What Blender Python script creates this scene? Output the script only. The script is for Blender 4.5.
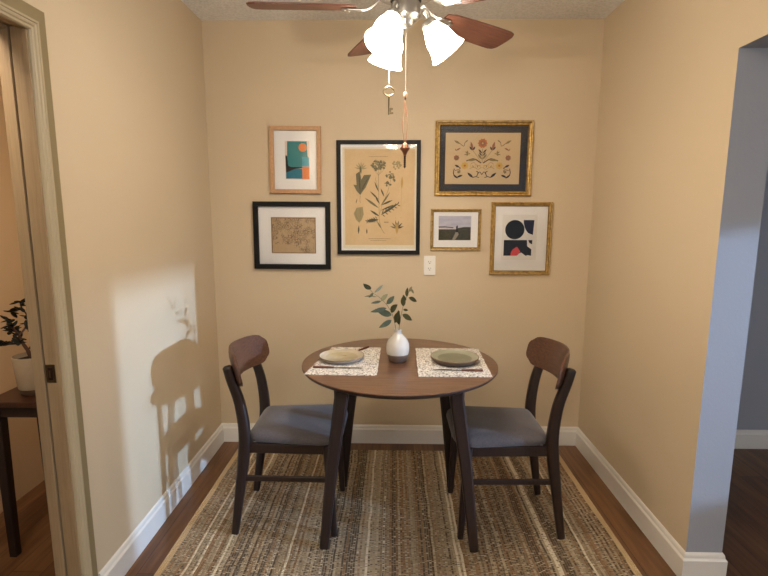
import bpy, bmesh, math, random
from mathutils import Vector, Matrix
PI = math.pi
random.seed(7)
S = bpy.context.scene
for o in list(bpy.data.objects): bpy.data.objects.remove(o)
C = S.collection

# ------------------------------------------------------------ camera, world, lights, exposure
cam = bpy.data.cameras.new('camera'); camo = bpy.data.objects.new('camera', cam); C.objects.link(camo)
cam.sensor_width = 36; cam.lens = 489.85/768*36; cam.clip_start = .05
p_, y_, r_ = .1519, .0197, .0023
f = Vector((-math.sin(y_)*math.cos(p_), math.cos(y_)*math.cos(p_), -math.sin(p_)))
rt = Vector((math.cos(y_), math.sin(y_), 0)); up = rt.cross(f)
a_ = rt*math.cos(r_)+up*math.sin(r_); b_ = -rt*math.sin(r_)+up*math.cos(r_)
M = Matrix((a_, b_, -f)).transposed().to_4x4(); M.translation = (0, 0, 1.4025)
camo.matrix_world = M
S.camera = camo

S.view_settings.view_transform = 'Standard'; S.view_settings.look = 'None'
S.view_settings.exposure = 0.0; S.view_settings.gamma = 1; S.view_settings.use_curve_mapping = False

w = bpy.data.worlds.new('world'); S.world = w; w.use_nodes = True
bg = w.node_tree.nodes['Background']; bg.inputs[0].default_value = (.62, .76, 1, 1); bg.inputs[1].default_value = .35

def lamp(name, kind, loc, energy, col, size=.1, sizey=None, aim=None, spread=None):
    l = bpy.data.lights.new(name, kind); l.energy = energy; l.color = col
    if kind == 'AREA':
        l.shape = 'RECTANGLE'; l.size = size; l.size_y = sizey or size
        if spread: l.spread = spread
    else: l.shadow_soft_size = size
    o = bpy.data.objects.new(name, l); C.objects.link(o); o.location = loc
    if aim is not None: o.rotation_euler = (Vector(aim)-Vector(loc)).to_track_quat('-Z', 'Y').to_euler()
    return o
COOL = (.74, .86, 1.0); BLUE = (.40, .63, 1.0); WARM = (1.0, .89, .76)
# bright gaps of sky beyond the neighbouring room's window: they throw the chair's and the sprig's shadows
lamp('daylight_gap', 'AREA', (8.0, -.38, 2.05), 6, BLUE, .12, .26, aim=(-1.06, 2.4, .7), spread=.6)
lamp('daylight_gap', 'AREA', (8.0, -.86, 2.05), 23, BLUE, .07, .14, aim=(-1.06, 2.2, .7), spread=.6)
# daylight through the neighbouring room's window and the living room's window behind the camera
lamp('side_window_daylight', 'AREA', (3.29, .8, 1.25), 5, COOL, .8, 1.1, aim=(0, .8, 1.1))
lamp('living_window_daylight', 'AREA', (3.29, -1.4, 1.4), 36, COOL, 1.3, 1.2, aim=(1.0, .4, 1.0))
lamp('unseen_ceiling_fill', 'AREA', (-.5, -.9, 1.72), 80, (1, .92, .82), .3, .3, aim=(-.5, -.9, 3))  # unseen upward area light, added behind the camera to brighten the ceiling
lamp('unseen_living_fill', 'POINT', (.1, -.5, 2.38), 7, WARM, .06)  # unseen warm fill light added overhead for the near walls
lamp('unseen_hall_fill', 'AREA', (-1.30, .95, 2.15), 6.5, (1, .84, .66), .25, .25, aim=(-1.845, 2.1, 1.35), spread=1.6)  # unseen area light added out of view, aimed to brighten the hall wall

# ------------------------------------------------------------ materials
class NT:
    def __init__(s, name):
        s.m = bpy.data.materials.new(name); s.m.use_nodes = True; s.t = s.m.node_tree; s.n = s.t.nodes
        s.b = s.n['Principled BSDF']; s.out = s.n['Material Output']
    def N(s, typ, ins=None, **kw):
        n = s.n.new(typ)
        for k, v in kw.items(): setattr(n, k, v)
        for k, v in (ins or {}).items():
            i = n.inputs[k]
            if isinstance(v, bpy.types.NodeSocket): s.t.links.new(v, i)
            else: i.default_value = v
        return n
    def math(s, op, a, b=0.0, c=None):
        d = {0: a, 1: b}
        if c is not None: d[2] = c
        return s.N('ShaderNodeMath', d, operation=op).outputs[0]
    def ramp(s, fac, stops, interp='LINEAR'):
        n = s.N('ShaderNodeValToRGB', {0: fac}); n.color_ramp.interpolation = interp
        e = n.color_ramp.elements
        e[0].position = stops[0][0]; e[0].color = (*stops[0][1], 1)
        e[1].position = stops[-1][0]; e[1].color = (*stops[-1][1], 1)
        for p, c in stops[1:-1]: e.new(p).color = (*c, 1)
        return n.outputs[0]
    def mix(s, fac, a, b, mode='MIX'):
        n = s.N('ShaderNodeMix', data_type='RGBA', blend_type=mode)
        for i, v in ((0, fac), (6, a), (7, b)):
            if isinstance(v, bpy.types.NodeSocket): s.t.links.new(v, n.inputs[i])
            elif i == 0: n.inputs[i].default_value = v
            else: n.inputs[i].default_value = (*v, 1)
        return n.outputs[2]
    def coord(s, scale=(1, 1, 1), rot=(0, 0, 0)):
        tc = s.N('ShaderNodeTexCoord')
        mp = s.N('ShaderNodeMapping', {0: tc.outputs['Object']}); mp.inputs['Scale'].default_value = scale; mp.inputs['Rotation'].default_value = rot
        return mp.outputs[0]
    def noise(s, vec, scale, detail=3, rough=.5):
        return s.N('ShaderNodeTexNoise', {'Vector': vec, 'Scale': scale, 'Detail': detail, 'Roughness': rough}).outputs[0]
    def bump(s, h, dist, strength=1):
        s.t.links.new(s.N('ShaderNodeBump', {'Height': h, 'Distance': dist, 'Strength': strength}).outputs[0], s.b.inputs['Normal'])
    def set(s, **kw):
        for k, v in kw.items():
            k = {'col': 'Base Color', 'rough': 'Roughness', 'metal': 'Metallic', 'spec': 'Specular IOR Level', 'coat': 'Coat Weight', 'sheen': 'Sheen Weight',
                 'trans': 'Transmission Weight', 'emit': 'Emission Color', 'es': 'Emission Strength', 'sss': 'Subsurface Weight'}[k]
            if isinstance(v, bpy.types.NodeSocket): s.t.links.new(v, s.b.inputs[k])
            else: s.b.inputs[k].default_value = (*v, 1) if isinstance(v, tuple) and len(v) == 3 else v
        return s.m
def srgb(r, g, b):
    return tuple((c/255/12.92 if c/255 <= .04045 else ((c/255+.055)/1.055)**2.4) for c in (r, g, b))
def plain(name, col, rough=.5, metal=0, spec=.5, var=.06, scale=30):
    t = NT(name); v = t.noise(t.coord(), scale)
    c = t.mix(v, tuple(x*(1-var) for x in col), tuple(min(1, x*(1+var)) for x in col))
    return t.set(col=c, rough=rough, metal=metal, spec=spec)
def wood(name, dark, light, scale, rough=.4, coat=0, freq=1.0, spec=.5):
    """grain runs along the axis whose scale is small"""
    t = NT(name); v = t.coord(scale)
    n1 = t.noise(v, 6*freq, 6, .6); n2 = t.noise(v, 30*freq, 3, .6)
    f1 = t.math('ADD', t.math('MULTIPLY', n1, .72), t.math('MULTIPLY', n2, .28))
    c = t.ramp(f1, [(.32, dark), (.68, light)])
    t.bump(n2, .0006, .4)
    return t.set(col=c, rough=rough, coat=coat, spec=spec)
def paint(name, col, bump=.0012, rough=.62):
    t = NT(name); v = t.coord(); n = t.noise(v, 90, 4, .55); big = t.noise(v, 1.3, 2)
    c = t.mix(big, tuple(x*.97 for x in col), tuple(min(1, x*1.03) for x in col))
    t.bump(n, bump, .5)
    return t.set(col=c, rough=rough, spec=.35)

WALL = srgb(206, 188, 159)
m_wall = paint('tan_wall_paint', WALL)
m_grey = paint('cool_grey_wall', srgb(158, 161, 168))  # cooler, greyer tone than the tan walls, for the neighbouring room's faces
m_hall = paint('hall_wall_paint', srgb(210, 182, 144))
m_trim = plain('white_trim_paint', srgb(226, 222, 214), .4, var=.02, scale=8)
m_case = plain('cream_trim_paint', srgb(172, 157, 128), .42, var=.03, scale=8)
m_case_dark = plain('olive_casing_edge', srgb(138, 122, 88), .5, var=.03, scale=8)  # darker olive tone for the outer strip of the casing
m_jamb = wood('aged_jamb_paint', srgb(142, 118, 88), srgb(164, 140, 106), (40, 40, .8), .5)

t = NT('popcorn_ceiling'); v = t.coord(); vo = t.N('ShaderNodeTexVoronoi', {'Vector': v, 'Scale': 85.0}); n = t.noise(v, 70, 5, .7)
h = t.math('ADD', t.math('MULTIPLY', vo.outputs[0], -.8), n)
t.bump(h, .006, .6)
t.set(col=t.ramp(n, [(.3, srgb(218, 218, 218)), (.62, srgb(244, 245, 247))]), rough=.9, spec=.1); m_ceil = t.m

t = NT('floor_planks')
v = t.coord((1, 1, 1), (0, 0, PI/2))
br = t.N('ShaderNodeTexBrick', {'Vector': v, 'Scale': 1.0, 'Brick Width': 1.25, 'Row Height': .125, 'Mortar Size': .0012, 'Mortar Smooth': .1, 'Bias': 0.0,
         'Color1': (0, 0, 0, 1), 'Color2': (1, 1, 1, 1), 'Mortar': (.5, .5, .5, 1)}); br.offset = .37
g = t.noise(t.coord((26, 1.6, 1)), 2.2, 6, .65); g2 = t.noise(t.coord((5, .9, 1)), 1.7, 3)
fac = t.math('ADD', t.math('MULTIPLY', g, .6), t.math('MULTIPLY', g2, .5))
fac = t.math('ADD', fac, t.math('MULTIPLY', br.outputs[0], .16))
c = t.ramp(fac, [(.38, srgb(58, 35, 20)), (.6, srgb(100, 66, 40)), (.85, srgb(132, 94, 60))])
c = t.mix(br.outputs[1], c, srgb(30, 18, 12))
t.bump(t.math('SUBTRACT', t.math('MULTIPLY', g, .3), br.outputs[1]), .0012, .6)
t.set(col=c, rough=.38, spec=.45); m_floor = t.m

# braided jute rug: rows of braid running front to back
t = NT('braided_jute')
tc = t.N('ShaderNodeTexCoord'); xyz = t.N('ShaderNodeSeparateXYZ', {0: tc.outputs['Object']})
wob = t.math('MULTIPLY', t.math('SUBTRACT', t.noise(t.coord((2, 2, 2)), 3.0, 2), .5), .018)
X = t.math('ADD', xyz.outputs[0], wob); Y = xyz.outputs[1]
row = t.math('MULTIPLY', X, 105.0); rid = t.math('FLOOR', row); rf = t.math('FRACT', row)
def wn(v, k):
    return t.N('ShaderNodeTexWhiteNoise', {'W': t.math('ADD', v, k)}, noise_dimensions='1D').outputs[0]
r1 = wn(rid, 3.3); r2 = wn(rid, 17.7)
band = wn(t.math('FLOOR', t.math('MULTIPLY', X, 13.0)), 51.3)
yy = t.math('ADD', t.math('MULTIPLY', Y, 75.0), t.math('MULTIPLY', r2, 7.0)); yid = t.math('FLOOR', yy); yf = t.math('FRACT', yy)
cell = t.N('ShaderNodeTexWhiteNoise', {'Vector': t.N('ShaderNodeCombineXYZ', {0: rid, 1: yid}).outputs[0]}, noise_dimensions='3D').outputs[0]
fine = t.noise(t.coord((1, 1, 1)), 260, 3, .6)
base = t.mix(r1, srgb(150, 130, 104), srgb(188, 170, 141))
base = t.mix(t.math('GREATER_THAN', wn(rid, 91.0), .84), base, srgb(226, 212, 184))
base = t.mix(t.math('MULTIPLY', t.math('GREATER_THAN', wn(rid, 7.9), .75), .8), base, srgb(146, 112, 80))
# dark flecks: probability depends mostly on the row, less on the wider band and on worn patches
rowp = t.math('ADD', t.math('MULTIPLY', t.math('GREATER_THAN', r2, .55), .36), .09)
patch = t.noise(t.coord((1.6, .8, 1)), 3.0, 3, .6)
pr = t.math('MULTIPLY', rowp, t.math('ADD', t.math('MULTIPLY', band, .9), t.math('MULTIPLY', patch, .9)))
edge = t.math('GREATER_THAN', t.math('ABSOLUTE', t.math('SUBTRACT', X, 0.0)), .925)
dn = t.N('ShaderNodeTexNoise', {'Vector': t.N('ShaderNodeCombineXYZ', {0: t.math('MULTIPLY', rid, 5.37), 1: t.math('MULTIPLY', Y, 150.0)}).outputs[0], 'Scale': 1.0, 'Detail': 1.5}).outputs[0]
dark = t.N('ShaderNodeMapRange', {0: t.math('ADD', dn, t.math('MULTIPLY', pr, .42)), 1: .60, 2: .68, 3: 0.0, 4: .85}).outputs[0]
ax = t.math('MULTIPLY', t.math('SUBTRACT', rf, .5), 2.0); ay = t.math('MULTIPLY', t.math('SUBTRACT', yf, .5), 2.0)
dist = t.math('POWER', t.math('ABSOLUTE', ax), 2.0)
shape = t.N('ShaderNodeMapRange', {0: dist, 1: .5, 2: 1.0, 3: 1.0, 4: 0.0}).outputs[0]
dark = t.math('MULTIPLY', t.math('MULTIPLY', dark, shape), t.math('SUBTRACT', 1.0, edge))
c = t.mix(dark, base, srgb(70, 60, 52))
c = t.mix(t.math('MULTIPLY', t.math('LESS_THAN', dn, .36), .55), c, srgb(232, 222, 200))
c = t.mix(t.math('MULTIPLY', fine, .45), c, t.mix(.5, c, srgb(110, 86, 60)))
c = t.mix(edge, c, srgb(200, 172, 132))
rr = t.math('SINE', t.math('MULTIPLY', rf, PI)); ry = t.math('SINE', t.math('MULTIPLY', yf, PI))
t.bump(t.math('ADD', t.math('ADD', rr, t.math('MULTIPLY', ry, .6)), t.math('MULTIPLY', fine, .5)), .004, .7)
t.set(col=c, rough=.95, spec=.1); m_rug = t.m

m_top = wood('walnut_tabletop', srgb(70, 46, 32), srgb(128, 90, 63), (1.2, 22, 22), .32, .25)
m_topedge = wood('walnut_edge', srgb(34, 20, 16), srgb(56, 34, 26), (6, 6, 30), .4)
m_dark = wood('espresso_wood', srgb(27, 17, 14), srgb(46, 29, 24), (30, 30, 2), .42)
m_panel = wood('walnut_backrest', srgb(62, 40, 31), srgb(108, 72, 55), (30, 1.6, 24), .36, .2)
m_console = wood('dark_console_wood', srgb(44, 24, 15), srgb(72, 40, 24), (20, 20, 2), .4)
m_blade = wood('cherry_fan_blade', srgb(84, 48, 38), srgb(124, 80, 62), (1.6, 20, 20), .45)
m_handle = wood('cutlery_handle_wood', srgb(70, 36, 24), srgb(110, 62, 42), (6, 40, 40), .5)

t = NT('grey_tweed'); v = t.coord(); n = t.noise(v, 190, 4, .75); n2 = t.noise(v, 14, 4, .6)
c = t.mix(n, srgb(30, 27, 28), srgb(106, 99, 101)); c = t.mix(t.math('MULTIPLY', n2, .35), c, srgb(118, 111, 113))
t.bump(n, .0012, .8); t.set(col=c, rough=.95, spec=.15, sheen=.25); m_tweed = t.m

m_nickel = plain('brushed_nickel', (.46, .44, .41), .36, 1, var=.04)
m_steel = plain('cutlery_steel', (.72, .71, .69), .22, 1, var=.03)
m_brass = plain('antique_brass', srgb(118, 104, 78), .4, 1)
m_bronze = plain('copper_bronze', srgb(150, 100, 78), .4, .8)
m_bronzedark = plain('dark_bronze', srgb(56, 34, 28), .45, .5)
m_cord = plain('rust_suede_cord', srgb(160, 104, 72), .8)
m_black = plain('black_frame_lacquer', srgb(22, 20, 20), .5, spec=.2)
m_blackline = plain('gap_shadow_liner', srgb(14, 11, 9), .8)
t = NT('gold_leaf'); v = t.coord(); n = t.noise(v, 60, 5, .6)
t.set(col=t.ramp(n, [(.3, srgb(138, 104, 52)), (.62, srgb(206, 170, 100))]), rough=.4, metal=.45); t.bump(n, .001, .5); m_gold = t.m
m_golddark = plain('gold_frame_groove', srgb(84, 62, 30), .5, .5)
m_oak = wood('light_oak', srgb(172, 128, 88), srgb(206, 164, 122), (14, 14, 14), .5)
m_mat = plain('white_mat_board', srgb(236, 232, 228), .8, var=.01)
m_charmat = plain('charcoal_mat_board', srgb(50, 50, 56), .8, var=.05)
m_plastic = plain('white_outlet_plastic', srgb(238, 234, 226), .35, var=.01)
m_slot = plain('outlet_slot', srgb(60, 52, 44), .7)

def glassy(name):
    t = NT(name); t.n.remove(t.b)
    g = t.N('ShaderNodeBsdfGlossy', {'Roughness': .01}); tr = t.N('ShaderNodeBsdfTransparent')
    fr = t.N('ShaderNodeFresnel', {'IOR': 1.35})
    mx = t.N('ShaderNodeMixShader', {0: fr.outputs[0], 1: tr.outputs[0], 2: g.outputs[0]})
    t.t.links.new(mx.outputs[0], t.out.inputs[0]); return t.m
m_glass = glassy('picture_glass')
# frosted lit glass shade
t = NT('frosted_lit_glass'); t.set(col=(.95, .92, .86), rough=.35, emit=(1.0, .88, .70), es=17.0); m_shade = t.m
t = NT('lit_bulb'); t.set(col=(1, .95, .85), rough=.5, emit=(1.0, .84, .6), es=30.0); m_bulb = t.m

# ------------------------------------------------------------ mesh helpers
def link(name, bm, mats, parent=None, loc=(0, 0, 0), rot=(0, 0, 0), smooth=False, bevel=0, subs=0, angle=40):
    me = bpy.data.meshes.new(name)
    bmesh.ops.recalc_face_normals(bm, faces=bm.faces)
    bm.to_mesh(me); bm.free()
    o = bpy.data.objects.new(name, me); C.objects.link(o)
    for m in (mats if isinstance(mats, (list, tuple)) else [mats]): me.materials.append(m)
    if parent: o.parent = parent
    o.location = loc; o.rotation_euler = rot
    if smooth:
        for p in me.polygons: p.use_smooth = True
        try: me.set_sharp_from_angle(angle=math.radians(angle))
        except Exception: pass
    if bevel:
        b = o.modifiers.new('bevel', 'BEVEL'); b.width = bevel; b.segments = 2; b.limit_method = 'ANGLE'; b.angle_limit = math.radians(35)
    if subs:
        s = o.modifiers.new('subd', 'SUBSURF'); s.levels = subs; s.render_levels = subs
    return o
def NB(): return bmesh.new()
def box(bm, x0, y0, z0, x1, y1, z1, mi=0):
    vs = [bm.verts.new(p) for p in ((x0, y0, z0), (x1, y0, z0), (x1, y1, z0), (x0, y1, z0), (x0, y0, z1), (x1, y0, z1), (x1, y1, z1), (x0, y1, z1))]
    for q in ((0, 3, 2, 1), (4, 5, 6, 7), (0, 1, 5, 4), (1, 2, 6, 5), (2, 3, 7, 6), (3, 0, 4, 7)):
        bm.faces.new([vs[i] for i in q]).material_index = mi
    return bm
def rings(bm, rs, mi=0, caps=True, closed=True):
    R = [[bm.verts.new(p) for p in r] for r in rs]
    n = len(R[0])
    for a, b in zip(R, R[1:]):
        for i in range(n if closed else n-1):
            bm.faces.new((a[i], a[(i+1) % n], b[(i+1) % n], b[i])).material_index = mi
    if caps:
        bm.faces.new(R[0][::-1]).material_index = mi; bm.faces.new(R[-1]).material_index = mi
    return R
def lathe(bm, prof, seg=32, mi=0, caps=True, mat=None, c=(0, 0, 0)):
    rs = []
    for r, z in prof:
        ring = [Vector((c[0]+max(r, 1e-4)*math.cos(2*PI*i/seg), c[1]+max(r, 1e-4)*math.sin(2*PI*i/seg), c[2]+z)) for i in range(seg)]
        if mat: ring = [mat @ v for v in ring]
        rs.append(ring)
    return rings(bm, rs, mi, caps)
def tube(bm, pts, rad, seg=10, mi=0, flat=1.0, ref=None, caps=True):
    pts = [Vector(p) for p in pts]; n = len(pts)
    rads = rad if isinstance(rad, (list, tuple)) else [rad]*n
    rs = []; pu = None
    for i, p in enumerate(pts):
        tg = (pts[min(i+1, n-1)]-pts[max(i-1, 0)]).normalized()
        u = Vector(ref) if ref else (pu if pu else Vector((0, 0, 1) if abs(tg.z) < .9 else (1, 0, 0)))
        u = (u-tg*u.dot(tg)).normalized(); v = tg.cross(u); pu = u
        rs.append([p+(u*math.cos(2*PI*k/seg)+v*math.sin(2*PI*k/seg)*flat)*rads[i] for k in range(seg)])
    return rings(bm, rs, mi, caps)
def beam(bm, pts, sizes, ref=(0, 1, 0), ch=.2, mi=0):
    """chamfered rectangular member; sizes = (along ref, across)"""
    pts = [Vector(p) for p in pts]; n = len(pts); rs = []
    for i, p in enumerate(pts):
        tg = (pts[min(i+1, n-1)]-pts[max(i-1, 0)]).normalized()
        u = Vector(ref); u = (u-tg*u.dot(tg)).normalized(); v = tg.cross(u)
        a, b = sizes[i][0]/2, sizes[i][1]/2; c = min(a, b)*ch
        rs.append([p+u*x+v*y for x, y in ((a, -b+c), (a, b-c), (a-c, b), (-a+c, b), (-a, b-c), (-a, -b+c), (-a+c, -b), (a-c, -b))])
    return rings(bm, rs, mi)
def smoothpts(pts, k=6):
    P = [Vector(p) for p in pts]; P = [P[0]*2-P[1]]+P+[P[-1]*2-P[-2]]; out = []
    for i in range(1, len(P)-2):
        for j in range(k):
            t = j/k; a, b, c, d = P[i-1:i+3]
            out.append(.5*((2*b)+(-a+c)*t+(2*a-5*b+4*c-d)*t*t+(-a+3*b-3*c+d)*t**3))
    out.append(P[-2]); return out
def thing(name, label, cat, loc=(0, 0, 0), rz=0, group=None):
    o = bpy.data.objects.new(name, None); o.empty_display_size = .05; C.objects.link(o)
    o.location = loc; o.rotation_euler = (0, 0, rz); tag(o, label, cat, group); return o
def tag(o, label, cat, group=None):
    o['label'] = label; o['category'] = cat
    if group: o['group'] = group
    return o
def struct(o): o['kind'] = 'structure'; return o

# ------------------------------------------------------------ the room
XL, XR, D, H = -1.0588, 1.1297, 2.8498, 2.44
XLo, XRo = -1.144, 1.2674           # outer faces of the side walls
YE, HO = 1.7325, 1.941              # right opening: wall end and header underside
YJ, HD = 1.500, 1.935               # left doorway: jamb face and head
WX, EX = -1.8455, 3.2               # hall wall, neighbouring room's window wall
YB = -3.0
def stb(name, boxes, mats, grey=None, **k):
    bm = NB()
    for b in boxes: box(bm, *b)
    if grey:
        bm.normal_update()
        for f_ in bm.faces:
            if grey(f_.normal, f_.calc_center_median()): f_.material_index = 1
    return struct(link(name, bm, mats, **k))
stb('floor', [(WX-.1, YB-.1, -.1, EX+.1, D+.12, 0)], m_floor)
stb('ceiling', [(WX-.1, YB-.1, H, EX+.1, D+.12, H+.1)], m_ceil)
stb('wall_back', [(WX-.1, D, 0, XRo, D+.12, H)], [m_wall, m_hall], grey=lambda n, c: False)
stb('wall_left', [(XLo, YJ, 0, XL, D, H), (XLo, .58, HD, XL, YJ, H), (XLo, YB, 0, XL, .58, H)], [m_wall, m_hall], grey=lambda n, c: n.x < -.5)
stb('wall_right', [(XR, YE, 0, XRo, D, H), (XR, YB, HO, XRo, YE, H)], [m_wall, m_grey],
    grey=lambda n, c: n.x > .5 or (n.y < -.5 and abs(c.y-YE) < .01) or (n.z < -.5 and c.z > 1))
stb('wall_far_right', [(XRo, D-.015, 0, EX, D+.12, H)], m_grey)
stb('wall_hall', [(WX-.1, YB, 0, WX, D, H)], m_hall)
# neighbouring room's outer wall with its window opening
stb('wall_window_side', [(EX, YB, 0, EX+.1, D+.12, .82), (EX, YB, 1.56, EX+.1, D+.12, H), (EX, YB, .82, EX+.1, -2.05, 1.56), (EX, -.75, .82, EX+.1, .52, 1.56), (EX, 1.50, .82, EX+.1, D+.12, 1.56)], m_grey)
stb('window_1', [(EX-.012, .46, .76, EX, .52, 1.62), (EX-.012, 1.50, .76, EX, 1.56, 1.62), (EX-.012, .52, 1.56, EX, 1.50, 1.62), (EX-.012, .52, .76, EX, 1.50, .82)], m_trim)
stb('wall_front', [(WX-.1, YB-.1, 0, 1.0, YB, H), (1.0, YB-.1, 0, 2.8, YB, .65), (1.0, YB-.1, 2.25, 2.8, YB, H), (2.8, YB-.1, 0, EX+.1, YB, H)], m_wall)

# baseboards: a flat board with an ogee top, swept along a run
HB, TB = .1156, .0147
def baseboard(name, runs, m=m_trim):
    prof = [(0, 0), (TB, 0), (TB, HB*.76), (TB*.8, HB*.80), (TB*.62, HB*.83), (TB*.55, HB*.9), (TB*.42, HB*.955), (TB*.15, HB), (0, HB)]
    bm = NB()
    for (p, q, n, m0, m1) in runs:     # from p to q, n = outward normal, mitre extensions
        p = Vector((*p, 0)); q = Vector((*q, 0)); n = Vector((*n, 0)); d = (q-p).normalized()
        rings(bm, [[p+n*a+Vector((0, 0, z))+d*(a*m0) for a, z in prof], [q+n*a+Vector((0, 0, z))-d*(a*m1) for a, z in prof]])
    return struct(link(name, bm, m))
baseboard('baseboard_back', [((XL, D), (XR, D), (0, -1), 1, 1)])
baseboard('baseboard_left', [((XL, 1.570), (XL, D), (1, 0), 0, 1)])
baseboard('baseboard_right', [((XR, YE), (XR, D), (-1, 0), -1, 1), ((XR, YE), (XRo, YE), (0, -1), -1, -1), ((XRo, YE), (XRo, D-.015), (1, 0), -1, 1)])
baseboard('baseboard_far_right', [((XRo, D-.015), (EX, D-.015), (0, -1), 1, 0)])

# left doorway: casing (moulding profile) mitred round the head, jamb halves with the pocket slot between
def casing():
    # profile: distance away from the opening edge, thickness off the wall, material
    P = [(0, .006), (.003, .012), (.009, .013), (.012, .0165), (.018, .0175), (.021, .014), (.024, .017), (.030, .017), (.033, .010), (.070, .0085), (.0745, 0)]
    y0, z0 = YJ-.016, HD-.012; bm = NB()
    def ring(ky, kz, zf=None):
        return [Vector((XL+t_, y0+ky*a, (z0+kz*a) if zf is None else zf)) for a, t_ in P]+[Vector((XL, y0+ky*.074, (z0+kz*.074) if zf is None else zf)), Vector((XL, y0, z0 if zf is None else zf))]
    r0 = ring(1, 1, 0.0); r1 = ring(1, 1)
    r2 = [Vector((v.x, .60, v.z)) for v in r1]
    R = [[bm.verts.new(p) for p in r] for r in (r0, r1, r2)]; n = len(r0)
    for a, b in zip(R, R[1:]):
        for i in range(n):
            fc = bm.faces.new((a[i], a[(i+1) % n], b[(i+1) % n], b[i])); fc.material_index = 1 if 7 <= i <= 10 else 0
    return bm
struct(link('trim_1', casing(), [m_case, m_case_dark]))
bm = NB()
box(bm, XLo-.004, YJ-.02, 0, -1.1135, YJ, HD); box(bm, -1.0745, YJ-.02, 0, XL, YJ, HD)
box(bm, XLo-.004, .58, HD-.012, -1.1135, YJ-.02, HD); box(bm, -1.0745, .58, HD-.012, XL, YJ-.02, HD)
struct(link('trim_2', bm, m_jamb, bevel=.0012))
bm = NB(); box(bm, -1.1135, YJ-.001, 0, -1.0745, YJ, HD)
struct(link('trim_3', bm, m_blackline))
# edge of the pocket door in its slot, with the latch
bm = NB(); box(bm, -1.1085, YJ-.0165, .008, -1.0755, YJ-.001, HD-.004)
dr = struct(link('door_1', bm, m_jamb, bevel=.001))
bm = NB(); zc = .893
box(bm, -1.1065, YJ-.0190, zc-.030, -1.0775, YJ-.0165, zc+.030)
box(bm, -1.0990, YJ-.0215, zc-.020, -1.0850, YJ-.0190, zc+.020, 1)
box(bm, -1.0945, YJ-.0235, zc-.012, -1.0895, YJ-.0215, zc+.012)
lt = link('door_latch', bm, [m_brass, m_bronzedark], dr, bevel=.0006); lt['label'] = 'dark metal latch plate'

# rug
RX0, RX1, RY1 = -.927, .977, 2.735
bm = NB(); hw = (RX1-RX0)/2; n = 36
box(bm, -hw, -1.35, 0, hw, 1.35, .008)
rug = link('area_rug', bm, m_rug, loc=((RX0+RX1)/2, RY1-1.35, .0005), bevel=.003)
tag(rug, 'braided tan jute rug with dark flecked stripes under the dining table', 'rug')

# ------------------------------------------------------------ dining table
RUGZ = .0090
TX, TY = .028, 2.105
tb = thing('dining_table', 'round walnut dining table with four splayed dark legs', 'table', (TX, TY, RUGZ))
TT = .75-RUGZ; R_ = .412
bm = NB()
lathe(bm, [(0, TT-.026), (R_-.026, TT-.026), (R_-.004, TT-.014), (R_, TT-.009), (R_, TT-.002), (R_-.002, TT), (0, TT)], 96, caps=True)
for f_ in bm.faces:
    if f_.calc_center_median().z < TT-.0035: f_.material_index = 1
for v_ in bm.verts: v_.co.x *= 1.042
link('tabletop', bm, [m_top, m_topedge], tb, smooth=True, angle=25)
bm = NB()
for k in range(4):
    a = PI/4+k*PI/2; b = a+PI/2; r = .265
    beam(bm, [(r*math.cos(a), r*math.sin(a)*.95, TT-.043), (r*math.cos(b), r*math.sin(b)*.95, TT-.043)], [(.036, .018)]*2, ref=(0, 0, 1))
link('apron', bm, m_dark, tb)
for bx, by, tx, ty in ((-.286, 1.866, -.212, 1.925), (.341, 1.863, .262, 1.925), (-.254, 2.345, -.190, 2.312), (.300, 2.345, .243, 2.312)):
    bm = NB()
    P = [(bx-TX, by-TY, .0025), ((bx*.75+tx*.25)-TX, by*.75+ty*.25-TY, .19), ((bx+tx)/2-TX, (by+ty)/2-TY, .37), (tx-TX, ty-TY, TT-.10), (tx-TX, ty-TY, TT-.0262)]
    beam(bm, P, [(.030, .036), (.037, .043), (.043, .050), (.050, .058), (.052, .060)], ref=(0, 1, 0), ch=.35)
    link('leg', bm, m_dark, tb, smooth=True, angle=30)

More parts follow.
